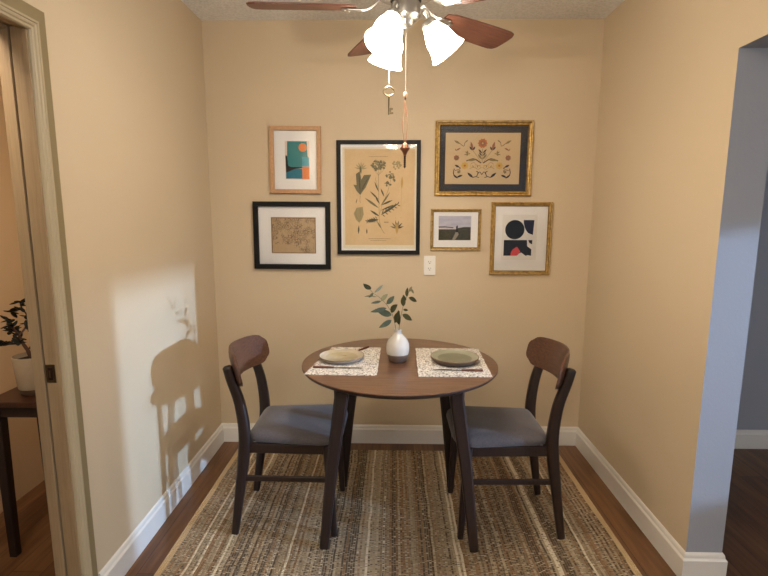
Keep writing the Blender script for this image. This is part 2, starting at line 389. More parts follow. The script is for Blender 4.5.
# ------------------------------------------------------------ dining chairs
def outline(hx0, hx1, wb, wf, n=10):
    """rounded seat outline, back edge at hx0 half-width wb, front at hx1 half-width wf"""
    pts = []
    cs = [((hx1, wf), .10), ((hx0, wb), .045), ((hx0, -wb), .045), ((hx1, -wf), .10)]
    L = [Vector((*c, 0)) for c, _ in cs]
    for i, ((c, r)) in enumerate(cs):
        c = Vector((*c, 0)); a = (L[i-1]-c).normalized(); b = (L[(i+1) % 4]-c).normalized()
        for j in range(n+1):
            t = j/n; p0 = c+a*r; p1 = c+b*r
            pts.append((1-t)**2*p0+2*t*(1-t)*c+t*t*p1)
    return pts
def make_chair(label):
    t = thing('dining_chair', label, 'chair', group='dining chairs at the round table')
    # seat cushion
    o = outline(-.152, .248, .158, .196); cx = .03; bm = NB(); rs = []
    for ins, z in ((.012, .418), (.002, .424), (-.004, .436), (-.002, .448), (.010, .459), (.035, .467), (.08, .4725), (.13, .4745)):
        rs.append([Vector((cx+(p.x-cx)*(1-ins/.21), p.y*(1-ins/.2), z+(.006*(abs(p.x)/.22)**2 if z > .43 and p.x < 0 else 0))) for p in o])
    rings(bm, rs); link('seat', bm, m_tweed, t, smooth=True, angle=80)
    # frame rails
    bm = NB()
    for s in (-1, 1):
        beam(bm, [(-.17, s*.160, .399), (.197, s*.170, .399)], [(.042, .020)]*2, ref=(0, 0, 1))
    beam(bm, [(-.165, -.155, .399), (-.165, .155, .399)], [(.042, .020)]*2, ref=(0, 0, 1))
    beam(bm, [(.197, -.168, .399), (.197, .168, .399)], [(.042, .020)]*2, ref=(0, 0, 1))
    link('seat_frame', bm, m_dark, t)
    for s in (-1, 1):
        P = smoothpts([(-.222, s*.170, 0), (-.196, s*.168, .18), (-.170, s*.166, .36), (-.163, s*.165, .47), (-.178, s*.166, .60), (-.208, s*.168, .70), (-.223, s*.168, .757)], 4)
        n = len(P); sz = []
        for i, p in enumerate(P):
            k = p.z; wd = .024+.012*min(1, k/.38) if k < .42 else .038-.010*((k-.42)/.35); dp = .030+.019*min(1, k/.38) if k < .42 else .049-.012*((k-.42)/.35)
            sz.append((wd, dp))
        P.append(P[-1]+(P[-1]-P[-2]).normalized()*.006); sz.append((sz[-1][0]*.6, sz[-1][1]*.6)); P[0].z = .0025
        bm = NB(); beam(bm, P, sz, ref=(0, 1, 0), ch=.45); link('rear_leg', bm, m_dark, t, smooth=True, angle=50)
        bm = NB(); P = smoothpts([(.215, s*.176, .0025), (.204, s*.175, .20), (.196, s*.173, .34), (.194, s*.172, .419)], 3)
        beam(bm, P, [(.024+.012*p.z/.42, .024+.018*(p.z/.42)) for p in P], ref=(0, 1, 0), ch=.4); link('front_leg', bm, m_dark, t, smooth=True, angle=50)
        bm = NB(); beam(bm, [(-.188, s*.168, .262), (.203, s*.174, .262)], [(.024, .013)]*2, ref=(0, 0, 1), ch=.4); link('stretcher', bm, m_dark, t)
    # curved backrest panel: superelliptic outline bent round the sitter
    bm = NB(); NU, NV = 28, 10; W, hh, th = .222, .076, .0085
    def pt(u, v, side):
        y = W*u
        top = .078*(1-.03*abs(u)**2.2); bot = -.068*(1-.02*abs(u)**2.2)
        z = (top if v > 0 else -bot)*v
        y += 0
        lx = -.250+.084*u*u-.20*z+side*th*(1-.5*max(abs(u), abs(v))**6)
        return Vector((lx+.012, y*(1-.10*abs(v)**3), .738+z))
    G = {}
    for s in (-1, 1):
        for i in range(NU+1):
            for j in range(NV+1):
                u = -1+2*i/NU; v = -1+2*j/NV
                # squircle map for rounded corners
                uu = u*math.sqrt(1-.16*v*v*abs(v)**2*u*u); vv = v*math.sqrt(1-.50*u**14)
                G[s, i, j] = bm.verts.new(pt(uu, vv, s))
        for i in range(NU):
            for j in range(NV):
                q = [G[s, i, j], G[s, i+1, j], G[s, i+1, j+1], G[s, i, j+1]]
                bm.faces.new(q if s > 0 else q[::-1])
    edge = [(i, 0) for i in range(NU)]+[(NU, j) for j in range(NV)]+[(i, NV) for i in range(NU, 0, -1)]+[(0, j) for j in range(NV, 0, -1)]
    for k in range(len(edge)):
        a, b = edge[k], edge[(k+1) % len(edge)]
        bm.faces.new((G[-1, a[0], a[1]], G[-1, b[0], b[1]], G[1, b[0], b[1]], G[1, a[0], a[1]]))
    bk = link('backrest', bm, m_panel, t, smooth=True, angle=45); bk['label'] = 'walnut veneer curved backrest'
    return t
def copy_tree(r):
    n = r.copy(); C.objects.link(n)
    for ch in list(r.children):
        c = ch.copy(); C.objects.link(c); c.parent = n
        for g in ch.children:
            d = g.copy(); C.objects.link(d); d.parent = c
    return n
ch1 = make_chair('dark wood dining chair with grey seat, left of the round table')
ch1.location = (-.468, 2.122, RUGZ); ch1.rotation_euler.z = 0
ch2 = copy_tree(ch1); ch2['label'] = 'dark wood dining chair with grey seat, right of the round table'
ch2.location = (.508, 2.120, RUGZ); ch2.rotation_euler.z = PI+math.radians(.5)

# ------------------------------------------------------------ on the table
TZ = .7503
t = NT('speckled_woven_cotton'); v = t.coord(); vo = t.N('ShaderNodeTexVoronoi', {'Vector': v, 'Scale': 190.0}); n = t.noise(v, 150, 4, .7)
c = t.ramp(n, [(.41, srgb(104, 92, 84)), (.48, srgb(214, 206, 194)), (.6, srgb(234, 229, 220))])
t.bump(n, .0015, .8); t.set(col=c, rough=.95, spec=.1); m_placemat = t.m
def placemat(label, corners):
    cx = sum(c[0] for c in corners)/4; cy = sum(c[1] for c in corners)/4; bm = NB(); N = 14
    (ax, ay), (bx, by), (cx2, cy2), (dx, dy) = corners
    gr = {}
    for s in (0, 1):
        for i in range(N+1):
            for j in range(N+1):
                u, v = i/N, j/N
                x = (ax*(1-u)+bx*u)*(1-v)+(dx*(1-u)+cx2*u)*v; y = (ay*(1-u)+by*u)*(1-v)+(dy*(1-u)+cy2*u)*v
                wz = .0003*math.sin(17*u+5*v)
                if i in (0, N): x += .0015*math.sin(31*v+3*u)
                if j in (0, N): y += .0015*math.sin(27*u+4*v)
                gr[s, i, j] = bm.verts.new((x-cx, y-cy, s*.0022+(wz+.0003 if s else 0)))
        for i in range(N):
            for j in range(N):
                q = [gr[s, i, j], gr[s, i+1, j], gr[s, i+1, j+1], gr[s, i, j+1]]; bm.faces.new(q)
    e = [(i, 0) for i in range(N)]+[(N, j) for j in range(N)]+[(i, N) for i in range(N, 0, -1)]+[(0, j) for j in range(N, 0, -1)]
    for k in range(len(e)):
        a, b = e[k], e[(k+1) % len(e)]; bm.faces.new((gr[0, a[0], a[1]], gr[0, b[0], b[1]], gr[1, b[0], b[1]], gr[1, a[0], a[1]]))
    o = link('placemat', bm, m_placemat, loc=(cx, cy, TZ), smooth=True, angle=50); tag(o, label, 'placemat', 'woven placemats'); return o
placemat('cream speckled woven placemat on the left half of the table', [(-.363, 1.915), (-.066, 1.906), (-.060, 2.322), (-.299, 2.324)])
placemat('cream speckled woven placemat on the right half of the table', [(.102, 1.900), (.400, 1.902), (.412, 2.316), (.109, 2.318)])
PZ = TZ+.0032
def stoneware(name, inner, outer):
    t = NT(name); v = t.coord(); n = t.noise(v, 40, 4, .6)
    c1 = t.mix(n, tuple(x*.85 for x in inner), inner); z = t.N('ShaderNodeSeparateXYZ', {0: v}).outputs[2]
    t.set(col=c1, rough=.28, spec=.5); return t.m
def plate(label, loc, r, inner, rim, under, h, well):
    t = thing('dinner_plate', label, 'plate', loc, group='stoneware plates')
    bm = NB()
    lathe(bm, [(r*.62, 0), (r*.86, .001), (r*.97, h*.55), (r, h*.9), (r*.995, h), (r*.97, h), (r*.94, h*.78), (r*.88, h*.66), (r*.72, h*.58), (r*.66, h*.30), (0, h*.24)], 64)
    for k_, f_ in enumerate(bm.faces):
        st_ = k_//64
        f_.material_index = 2 if st_ <= 2 else 1 if st_ <= 4 else 0 if st_ <= 7 else 3
    bm.faces.ensure_lookup_table(); [setattr(f_, 'material_index', 2) for f_ in bm.faces if f_.calc_center_median().z < .0008]
    link('dish', bm, [inner, rim, under, well], t, smooth=True, angle=50)
    bm = NB(); lathe(bm, [(r*.60, -.0001), (r*.64, -.0001), (r*.64, .003), (r*.60, .003)], 48, caps=False)
    link('foot_ring', bm, under, t)
m_beige = stoneware('oatmeal_glaze', srgb(196, 184, 162), srgb(120, 100, 80))
m_sage = stoneware('sage_glaze', srgb(158, 156, 134), srgb(120, 100, 80))
m_rimb = plain('rim_brown_glaze', srgb(124, 100, 78), .35)
m_taupe = plain('taupe_clay', srgb(132, 118, 106), .5)
m_darkclay = plain('dark_brown_clay', srgb(72, 54, 42), .5)
plate('oatmeal coloured stoneware plate on the left placemat', (-.231, 2.122, PZ+.0003), .101, m_beige, m_rimb, m_taupe, .020, stoneware('oatmeal_well_glaze', srgb(178, 164, 134), None))
plate('sage green stoneware plate with brown rim on the right placemat', (.272, 2.102, PZ+.0003), .106, m_sage, m_rimb, m_darkclay, .026, stoneware('sage_well_glaze', srgb(128, 126, 104), None))
def knife(label, p, ang, name='table_knife'):
    t = thing(name, label, 'knife', (p[0], p[1], PZ+.0003), ang, 'wood handled knives')
    bm = NB(); beam(bm, [(0, 0, .004), (.03, 0, .0042), (.07, 0, .004), (.088, 0, .0035)], [(.012, .007), (.013, .0075), (.011, .007), (.010, .006)], ref=(0, 1, 0), ch=.4)
    link('handle', bm, m_handle, t, smooth=True, angle=50)
    bm = NB(); up_ = []
    xs = [.086, .10, .13, .165, .19, .205, .212]; wt = [.004, .005, .0075, .008, .0075, .005, .001]; wb = [.004, .006, .0085, .0095, .008, .004, 0]
    rs = [[Vector((x, -b, .0022)), Vector((x, a, .0022)), Vector((x, a, .0036)), Vector((x, -b, .0030))] for x, a, b in zip(xs, wt, wb)]
    rings(bm, rs); link('blade', bm, m_steel, t)
knife('wood handled knife lying in front of the oatmeal plate', (-.338, 1.994), math.radians(-2))
knife('wood handled knife lying in front of the sage plate', (.372, 1.965), math.radians(177.5))
def fork(label, p, ang):
    t = thing('table_fork', label, 'fork', (p[0], p[1], PZ+.0003), ang, 'wood handled forks')
    bm = NB(); beam(bm, [(0, 0, .004), (.03, 0, .0042), (.07, 0, .004), (.088, 0, .0035)], [(.010, .007), (.011, .0075), (.009, .007), (.008, .006)], ref=(0, 1, 0), ch=.4)
    link('handle', bm, m_handle, t, smooth=True, angle=50)
    bm = NB(); beam(bm, [(.086, 0, .003), (.12, 0, .006), (.14, 0, .005)], [(.005, .003), (.005, .003), (.016, .0025)], ref=(0, 1, 0))
    for k in range(4):
        y = -.009+.006*k; beam(bm, [(.138, y*.8, .005), (.155, y, .0035), (.18, y, .0035), (.192, y, .007)], [(.0026, .002)]*4, ref=(0, 1, 0))
    link('tines', bm, m_steel, t)
fork('fork with dark handle reaching out behind the oatmeal plate', (-.122, 2.318), math.radians(238))

# vase with leafy sprigs
VX, VY = .020, 2.112
vs = thing('bud_vase', 'small two-tone ceramic vase, glossy pale top and brown base', 'vase', (VX, VY, TZ))
bm = NB()
prof = [(.034, 0), (.038, .003), (.0445, .018), (.0495, .036), (.0515, .052), (.0518, .066), (.0495, .082), (.043, .098), (.032, .111), (.021, .121), (.0155, .128), (.0145, .135), (.0185, .143), (.0175, .1445), (.0135, .131), (.0125, .118), (.015, .105), (0, .10)]
lathe(bm, prof, 48)
for f_ in bm.faces:
    if f_.calc_center_median().z < .040: f_.material_index = 1
m_vase = plain('pale_celadon_glaze', srgb(196, 190, 180), .12, var=.03, scale=20); m_vbase = plain('brown_stoneware', srgb(98, 80, 68), .5)
link('vase_body', bm, [m_vase, m_vbase], vs, smooth=True, angle=60)
t = NT('sage_leaf'); v = t.coord(); n = t.noise(v, 60, 3)
t.set(col=t.mix(n, srgb(50, 54, 34), srgb(84, 84, 56)), rough=.7, spec=.2); m_leaf = t.m
m_paleleaf = plain('pale_underside_leaf', srgb(118, 116, 86), .5, var=.15)
m_stem = plain('thin_olive_stem', srgb(120, 104, 74), .6)
def leafmesh(bm, base, tip, width, nrm, mi=0, fold=.18, thick=.0005):
    base, tip, nrm = Vector(base), Vector(tip), Vector(nrm)
    d = tip-base; L = d.length; d.normalize(); s = d.cross(nrm).normalized(); nn = s.cross(d).normalized()
    rows = 8; front = []; back = []
    for k in range(rows+1):
        t_ = k/rows; wd = width*.5*(math.sin(PI*t_**.85)**.8) if 0 < k < rows else .0004
        c = base+d*L*t_+nn*(-.10*L*t_*t_)
        tr = [c-s*wd+nn*fold*wd, c, c+s*wd+nn*fold*wd]
        front.append([bm.verts.new(p) for p in tr]); back.append([bm.verts.new(p-nn*thick) for p in tr])
    for k in range(rows):
        for j in (0, 1):
            bm.faces.new((front[k][j], front[k][j+1], front[k+1][j+1], front[k+1][j])).material_index = mi
            bm.faces.new((back[k][j], back[k+1][j], back[k+1][j+1], back[k][j+1])).material_index = mi
        for j in (0, 2):
            bm.faces.new((front[k][j], front[k+1][j], back[k+1][j], back[k][j])).material_index = mi
# sprigs are drawn from their outline in the vase's own x/z plane (metres), y gives real depth
def sx(px): return (px-397.5)*.00432
def sz(py): return .135+(333-py)*.00470
def sprig(label, stem, leaves):
    t = thing('leafy_sprig', label, 'sprig', (VX, VY, TZ), group='leafy sprigs in the vase')
    P = smoothpts([(q[0], q[1]*1.4, q[2]) for q in stem], 6); bm = NB(); tube(bm, P, [.0016-.0008*i/len(P) for i in range(len(P))], 6); link('stem', bm, m_stem, t, smooth=True)
    for k, (b, e, wd, nr, mi) in enumerate(leaves):
        nr = ((-.85, .75, -.5, 1.0)[k % 4], -.8, .3); wd *= 1.18; b, e = [(q[0], q[1]*1.4, q[2]) for q in (b, e)]
        bm = NB(); leafmesh(bm, b, e, wd, nr, 0); link('leaf', bm, m_paleleaf if mi else m_leaf, t, smooth=True, angle=80)
def L(bx, by, ex, ey, wd, y0, y1, nr=(0, -1, .3), mi=0): return ((sx(bx), y0, sz(by)), (sx(ex), y1, sz(ey)), wd, nr, mi)
sprig('left leafy sprig in the vase, taller and leaning left',
    [(-.006, 0, .105), (sx(395), -.004, sz(328)), (sx(392), -.02, sz(316)), (sx(387), -.045, sz(306)), (sx(380), -.08, sz(297)), (sx(374), -.115, sz(291)), (sx(369), -.14, sz(284))],
    [L(394, 324, 398, 312, .026, -.01, -.03), L(391, 321, 379.5, 326, .020, -.02, -.05), L(391, 316, 377, 309.5, .024, -.025, -.06), L(386, 308, 372, 309, .016, -.05, -.09),
     L(390, 313, 396, 305, .026, -.025, -.04), L(386, 304, 394, 297.5, .020, -.05, -.04), L(381, 300, 387, 293.5, .018, -.075, -.07, mi=1), L(381, 300, 372.5, 300, .010, -.08, -.11),
     L(377, 295, 366.5, 292, .012, -.10, -.13), L(374, 291, 370.5, 294, .010, -.115, -.13), L(372, 287, 365.5, 282, .018, -.13, -.15), L(375, 291, 383.5, 284.5, .010, -.11, -.10, mi=1)])
sprig('right leafy sprig in the vase, shorter and leaning right',
    [(.005, 0, .105), (sx(399), .004, sz(328)), (sx(401), .02, sz(318)), (sx(404), .045, sz(308)), (sx(408), .07, sz(301)), (sx(411), .09, sz(295))],
    [L(398.5, 327, 397, 313, .028, .006, .0), L(402, 318, 413, 324, .022, .02, .03), L(403, 311, 403, 300, .022, .035, .03), L(403, 314, 408.5, 315, .010, .03, .04), L(407, 303, 407, 294, .018, .06, .06),
     L(409, 304, 419, 309, .018, .065, .09), L(410, 299, 412, 294, .012, .08, .09, mi=1), L(411, 297, 416, 302, .012, .085, .11, mi=1), L(406, 306, 402.5, 301, .014, .05, .05)])

# ------------------------------------------------------------ pictures on the back wall
WY = D
class Art:
    """thin ink shapes on a sheet; u,v = 0..1 across the outer frame, v down"""
    def __init__(s, Wd, Ht): s.bm = NB(); s.W, s.H = Wd, Ht; s.k = 0; s.mats = []
    def mi(s, m):
        if m not in s.mats: s.mats.append(m)
        return s.mats.index(m)
    def P(s, u, v, y): return Vector(((u-.5)*s.W, y, (.5-v)*s.H))
    def rect(s, u0, v0, u1, v1, m, y=None): s.poly([(u0, v0), (u1, v0), (u1, v1), (u0, v1)], m, y)
    def poly(s, pts, m, y=None):
        if y is None: s.k += 1; y = -.0060-.00001*s.k
        fc = s.bm.faces.new([s.bm.verts.new(s.P(u, v, y)) for u, v in pts]); fc.material_index = s.mi(m)
        fc.normal_update()
    def circ(s, u, v, r, m, n=24, a0=0, a1=2*PI, ry=None):
        s.poly([(u+r*math.cos(a0+(a1-a0)*i/n), v+(ry if ry else r*s.W/s.H)*math.sin(a0+(a1-a0)*i/n)) for i in range(n+(0 if a1-a0 > 6.2 else 1))], m)
    def stroke(s, pts, w, m):
        pts = smoothpts([(p[0]*s.W, p[1]*s.H, 0) for p in pts], 5); s.k += 1; y = -.0060-.00001*s.k
        n = len(pts); L_ = []; R2 = []
        for i, p in enumerate(pts):
            tg = (pts[min(i+1, n-1)]-pts[max(i-1, 0)]); tg.normalize(); nn = Vector((-tg.y, tg.x, 0))*w/2
            for lst, q in ((L_, p+nn), (R2, p-nn)): lst.append(s.bm.verts.new(s.P(q.x/s.W, q.y/s.H, y)))
        for i in range(n-1): s.bm.faces.new((L_[i], L_[i+1], R2[i+1], R2[i])).material_index = s.mi(m)
    def leaf(s, u0, v0, u1, v1, w, m):
        a = Vector((u0*s.W, v0*s.H, 0)); b = Vector((u1*s.W, v1*s.H, 0)); d = b-a; nn = Vector((-d.y, d.x, 0)).normalized()*w/2; pts = []
        for k in range(9): t_ = k/8; q = a+d*t_+nn*math.sin(PI*t_); pts.append((q.x/s.W, q.y/s.H))
        for k in range(7, 0, -1): t_ = k/8; q = a+d*t_-nn*math.sin(PI*t_); pts.append((q.x/s.W, q.y/s.H))
        s.poly(pts, m)
def flatmat(name, col): return plain(name, col, .85, var=.05, scale=60)
def picture(label, rect, mould, mo_mat, mat_m, art, depth=.022, prof='flat', tilt=0, lip=None, group=None):
    x0, x1, z0, z1 = rect; Wd, Ht = x1-x0, z1-z0
    t = thing('picture_frame', label, 'picture', ((x0+x1)/2, WY, (z0+z1)/2), group=group); t.rotation_euler = (0, tilt, 0)
    if prof == 'flat': P = [(0, 0), (0, -depth+.002), (.002, -depth), (mould-.002, -depth), (mould, -depth+.002), (mould, -.004)]; mi_ = []
    else: P = [(0, 0), (0, -depth*.55), (mould*.10, -depth*.8), (mould*.22, -depth), (mould*.42, -depth*.95), (mould*.50, -depth*.72), (mould*.62, -depth*.66), (mould*.80, -depth*.74), (mould*.88, -depth*.6), (mould, -depth*.5), (mould, -.004)]; mi_ = []
    bm = NB(); n = len(P); loops = []
    for sx_, sz_ in ((-1, -1), (1, -1), (1, 1), (-1, 1)):
        loops.append([bm.verts.new((sx_*(Wd/2-a), y, sz_*(Ht/2-a))) for a, y in P])
    for i in range(4):
        A, B = loops[i], loops[(i+1) % 4]
        for k in range(n-1):
            fc = bm.faces.new((A[k], B[k], B[k+1], A[k+1]))
            if prof != 'flat' and k in (4, 8): fc.material_index = 1
    link('moulding', bm, [mo_mat, lip or mo_mat], t)
    s = Art(Wd, Ht)
    bm = NB(); box(bm, -Wd/2+mould-.001, -.0058, -Ht/2+mould-.001, Wd/2-mould+.001, -.0005, Ht/2-mould+.001)
    mb = link('mat_board', bm, mat_m, t)
    art(s); ob = link('artwork', s.bm, s.mats, t)
    bm = NB(); box(bm, -Wd/2+mould-.001, -.0095, -Ht/2+mould-.001, Wd/2-mould+.001, -.0085, Ht/2-mould+.001)
    link('glass', bm, m_glass, t)
    return t
# link() recalculates normals; flat art faces are single sided and fine either way
inkT = flatmat('teal_ink', srgb(38, 128, 130)); inkB = flatmat('blue_teal_ink', srgb(24, 116, 138)); inkC = flatmat('cyan_ink', srgb(64, 158, 176)); inkO = flatmat('orange_ink', srgb(222, 128, 62))
inkK = flatmat('black_ink', srgb(26, 26, 28)); inkN = flatmat('navy_ink', srgb(30, 28, 52)); inkR = flatmat('coral_ink', srgb(214, 76, 76)); paperW = flatmat('white_paper', srgb(228, 222, 214)); paperC = flatmat('cream_paper', srgb(224, 204, 186))
def artA(s):
    U = lambda x: (x-60)/385; V = lambda y: (y-45)/480
    s.rect(U(172), V(148), U(357), V(424), paperC)
    s.poly([(U(190), V(150)), (U(338), V(150)), (U(345), V(265)), (U(352), V(268)), (U(355), V(332)), (U(300), V(340)), (U(180), V(345)), (U(188), V(250))], inkT)
    s.rect(U(300), V(262), U(353), V(332), inkC); s.rect(U(178), V(345), U(304), V(418), inkB)
    s.rect(U(302), V(330), U(356), V(420), inkO); s.circ(U(306), V(194), 31/385, inkO)
    s.poly([(U(175), V(250)), (U(186), V(252)), (U(196), V(325)), (U(215), V(333)), (U(302), V(334)), (U(302), V(342)), (U(250), V(346)), (U(178), V(375))], inkK)
def artF(s):
    U = lambda x: (x-50)/408; V = lambda y: (y-50)/492
    s.rect(U(128), V(135), U(362), V(440), paperW)
    s.circ(U(213), V(235), 65/408, inkK, 36)
    s.poly([(U(270), V(170))]+[(U(342), V(170)), (U(336), V(270))]+[(U(336-66*math.sin(a)), V(270-100*(1-math.cos(a)))) for a in (.5, .8, 1.1, 1.4)], inkN)
    s.rect(U(142), V(305), U(300), V(412), inkK)
    s.poly([(U(250), V(305)), (U(296), V(305)), (U(300), V(345)), (U(330), V(368)), (U(330), V(412)), (U(290), V(405)), (U(262), V(380)), (U(250), V(345))], inkK)
    s.poly([(U(306), V(305)), (U(334), V(305)), (U(334), V(334)), (U(316), V(325))], inkK)
    s.stroke([(U(300), V(305)), (U(304), V(330)), (U(316), V(348)), (U(334), V(356))], .0045, paperW)
    s.stroke([(U(292), V(305)), (U(293), V(322)), (U(296), V(345))], .0020, inkN)
    s.poly([(U(190), V(412)), (U(192), V(390)), (U(204), V(368)), (U(232), V(350)), (U(244), V(365)), (U(256), V(385)), (U(240), V(404)), (U(232), V(412))], inkR)
    s.poly([(U(234), V(412)), (U(246), V(398)), (U(262), V(390)), (U(276), V(400)), (U(292), V(412))], paperW)
t = NT('sky_photo_print'); v = t.coord((1, 1, 4)); n = t.noise(v, 12, 4); z = t.N('ShaderNodeSeparateXYZ', {0: t.coord()}).outputs[2]
t.set(col=t.mix(n, srgb(146, 146, 166), srgb(214, 210, 218)), rough=.85); m_sky = t.m
t = NT('moor_photo_print'); v = t.coord((1, 1, 4)); n = t.noise(v, 30, 5, .7)
t.set(col=t.mix(n, srgb(24, 24, 16), srgb(92, 86, 62)), rough=.85); m_moor = t.m
inkSea = flatmat('pale_sea_ink', srgb(200, 190, 190)); inkHill = flatmat('dusk_hill_ink', srgb(70, 62, 60)); inkPath = flatmat('path_ink', srgb(150, 138, 118))
def artE(s):
    U = lambda x: (x-12)/530; V = lambda y: (y-105)/430
    a, b, c, d = U(98), V(178), U(436), V(428)
    s.rect(a-.008, b-.01, c+.008, d+.01, paperW)
    s.rect(a, b, c, V(325), m_sky); s.rect(a, V(288), U(300), V(325), inkSea); s.rect(a, V(315), c, d, m_moor)
    s.poly([(a, V(286)), (U(170), V(285)), (U(255), V(294)), (U(250), V(302)), (U(170), V(296)), (a, V(298))], inkHill)
    s.poly([(U(300), V(302)), (U(360), V(292)), (c, V(292)), (c, V(335)), (U(300), V(335))], m_moor)
    s.poly([(U(276), V(345)), (U(300), V(342)), (U(310), V(370)), (U(272), V(425)), (U(240), V(425)), (U(262), V(380))], inkPath)
    s.poly([(a, V(318)), (U(280), V(318)), (U(280), V(326)), (a, V(326))], inkHill)
    s.poly([(U(282), V(345)), (U(281), V(290)), (U(286), V(280)), (U(292), V(272)), (U(298), V(280)), (U(300), V(345))], inkK)
m_oldpaper = None
t = NT('aged_botanical_paper'); v = t.coord(); n = t.noise(v, 7, 5, .6); n2 = t.noise(v, 60, 3)
t.set(col=t.mix(t.math('MULTIPLY', n2, .4), t.mix(n, srgb(200, 168, 122), srgb(228, 202, 162)), srgb(196, 168, 126)), rough=.9); m_oldpaper = t.m
inkG = flatmat('grey_green_ink', srgb(112, 104, 78)); inkG2 = flatmat('dark_green_ink', srgb(78, 76, 56)); inkG3 = flatmat('pale_olive_ink', srgb(158, 142, 104)); inkY = flatmat('straw_ink', srgb(190, 152, 88)); inkText = flatmat('faded_caption_ink', srgb(150, 124, 88))
m_linerC = flatmat('ivory_liner', srgb(222, 212, 186))
def artC(s):
    U = lambda x: (x-8)/408; V = lambda y: (y-15)/553
    s.rect(U(36), V(48), U(396), V(540), m_linerC); s.rect(U(46), V(56), U(388), V(522), m_oldpaper)
    rnd = random.Random(3)
    for x0, x1, y, h in ((166, 258, 92, 2.6), (162, 272, 491, 3.2), (172, 250, 500, 2.6), (240, 262, 409, 6)):
        x = x0
        while x < x1:
            l = rnd.uniform(3, 8); s.rect(U(x), V(y-h/2), U(min(x+l, x1)), V(y+h/2), inkText); x += l+2.5
    st = .0011
    # central plant
    s.stroke([(U(242), V(465)), (U(226), V(440)), (U(216), V(400)), (U(214), V(330)), (U(212), V(250)), (U(210), V(160))], st*1.6, inkG)
    s.stroke([(U(216), V(370)), (U(232), V(320)), (U(256), V(260)), (U(272), V(200))], st*1.3, inkG)
    s.stroke([(U(212), V(240)), (U(198), V(205)), (U(196), V(190))], st, inkG)
    for (a, b, c, d, w_) in ((214, 300, 168, 256, 9), (212, 260, 192, 212, 8), (214, 340, 144, 290, 13), (218, 320, 196, 285, 9), (222, 330, 268, 262, 10), (226, 325, 282, 300, 11), (240, 285, 222, 244, 9), (216, 380, 170, 350, 12),
                             (220, 375, 316, 312, 14), (212, 395, 148, 405, 18), (222, 352, 290, 322, 9), (225, 440, 205, 405, 8)):
        s.leaf(U(a), V(b), U(c), V(d), w_*.00052*1.9, inkG2 if rnd.random() < .6 else inkG)
    for k in range(6):
        t_ = (k+.6)/6.5
        for (a, b, c, d, q) in ((220, 375, 318, 316, 20), (212, 392, 148, 408, 16)):
            x, y = a+(c-a)*t_, b+(d-b)*t_
            for sg in (-1, 1): s.leaf(U(x), V(y), U(x+(c-a)*.12+sg*4), V(y+(d-b)*.1+sg*q*(1-.5*t_)), .0050, inkG2)
    def umbel(x, y, r, n, m, yr=.7):
        for k in range(n):
            a = rnd.uniform(0, 2*PI); q = math.sqrt(rnd.random())*r
            s.circ(U(x+q*math.cos(a)), V(y+q*math.sin(a)*yr), rnd.uniform(3.2, 6.0)/408, m if rnd.random() < .7 else inkG3, 7)
    umbel(212, 134, 36, 80, inkG); umbel(270, 180, 22, 20, inkG); umbel(258, 222, 16, 12, inkG); umbel(302, 133, 21, 22, inkG3, 1); umbel(288, 205, 12, 7, inkG)
    for x in (184, 196, 228, 240): s.stroke([(U(x), V(150)), (U(211), V(182))], st*.8, inkG)
    # left column: flower head, big leaf, seed pod, small seeds
    for a in range(7):
        an = -PI+.2+a*PI/6.6*.98; s.leaf(U(126), V(152), U(126+32*math.cos(an)), V(150+34*math.sin(an)), .006, inkG3)
    s.leaf(U(126), V(175), U(122), V(135), .012, inkG)
    s.poly([(U(122), V(276)), (U(104), V(256)), (U(88), V(226)), (U(104), V(228)), (U(101), V(175)), (U(120), V(162)), (U(128), V(202)), (U(140), V(180)), (U(176), V(178)), (U(160), V(214)), (U(148), V(240)), (U(134), V(258))], inkG)
    s.leaf(U(122), V(272), U(116), V(170), .006, inkG2); s.leaf(U(123), V(262), U(166), V(184), .005, inkG2)
    s.stroke([(U(122), V(270)), (U(120), V(300)), (U(122), V(316))], st*1.5, inkG)
    s.leaf(U(100), V(318), U(106), V(294), .005, inkG)
    s.poly([(U(104), V(338)), (U(134), V(334)), (U(138), V(372)), (U(128), V(398)), (U(116), V(412)), (U(100), V(396)), (U(89), V(366))], inkG3)
    s.stroke([(U(104), V(342)), (U(100), V(370)), (U(115), V(405))], st, inkG); s.stroke([(U(120), V(338)), (U(122), V(370)), (U(118), V(405))], st, inkG)
    s.leaf(U(112), V(468), U(114), V(424), .009, inkG2); s.leaf(U(154), V(468), U(153), V(440), .007, inkG2)
    # right column: club stalk and star seed head
    s.stroke([(U(322), V(356)), (U(323), V(300)), (U(325), V(235))], st*1.5, inkY); s.leaf(U(325), V(248), U(327), V(186), .013, inkY)
    for an in (-.2, -.7, -1.3, -1.8, -2.4, -2.95): s.leaf(U(303), V(440), U(303+34*math.cos(an)), V(436+38*math.sin(an)), .008, inkG2 if an > -1 else inkG)
    s.leaf(U(303), V(412), U(303), V(468), .018, inkY)
    for x, y in ((322, 385), (296, 388)): s.circ(U(x), V(y), 2.5/408, inkY, 6)
t = NT('natural_linen'); v = t.coord(); n = t.noise(v, 500, 2)
t.set(col=t.mix(n, srgb(186, 160, 124), srgb(214, 190, 154)), rough=.95, spec=.1); m_linen = t.m
thO = flatmat('rust_thread', srgb(178, 100, 48)); thG = flatmat('moss_thread', srgb(128, 112, 72)); thD = flatmat('dark_brown_thread', srgb(64, 48, 38)); thY = flatmat('mustard_thread', srgb(198, 162, 82)); thK = flatmat('indigo_thread', srgb(32, 28, 34)); thP = flatmat('dusty_rose_thread', srgb(140, 92, 72))
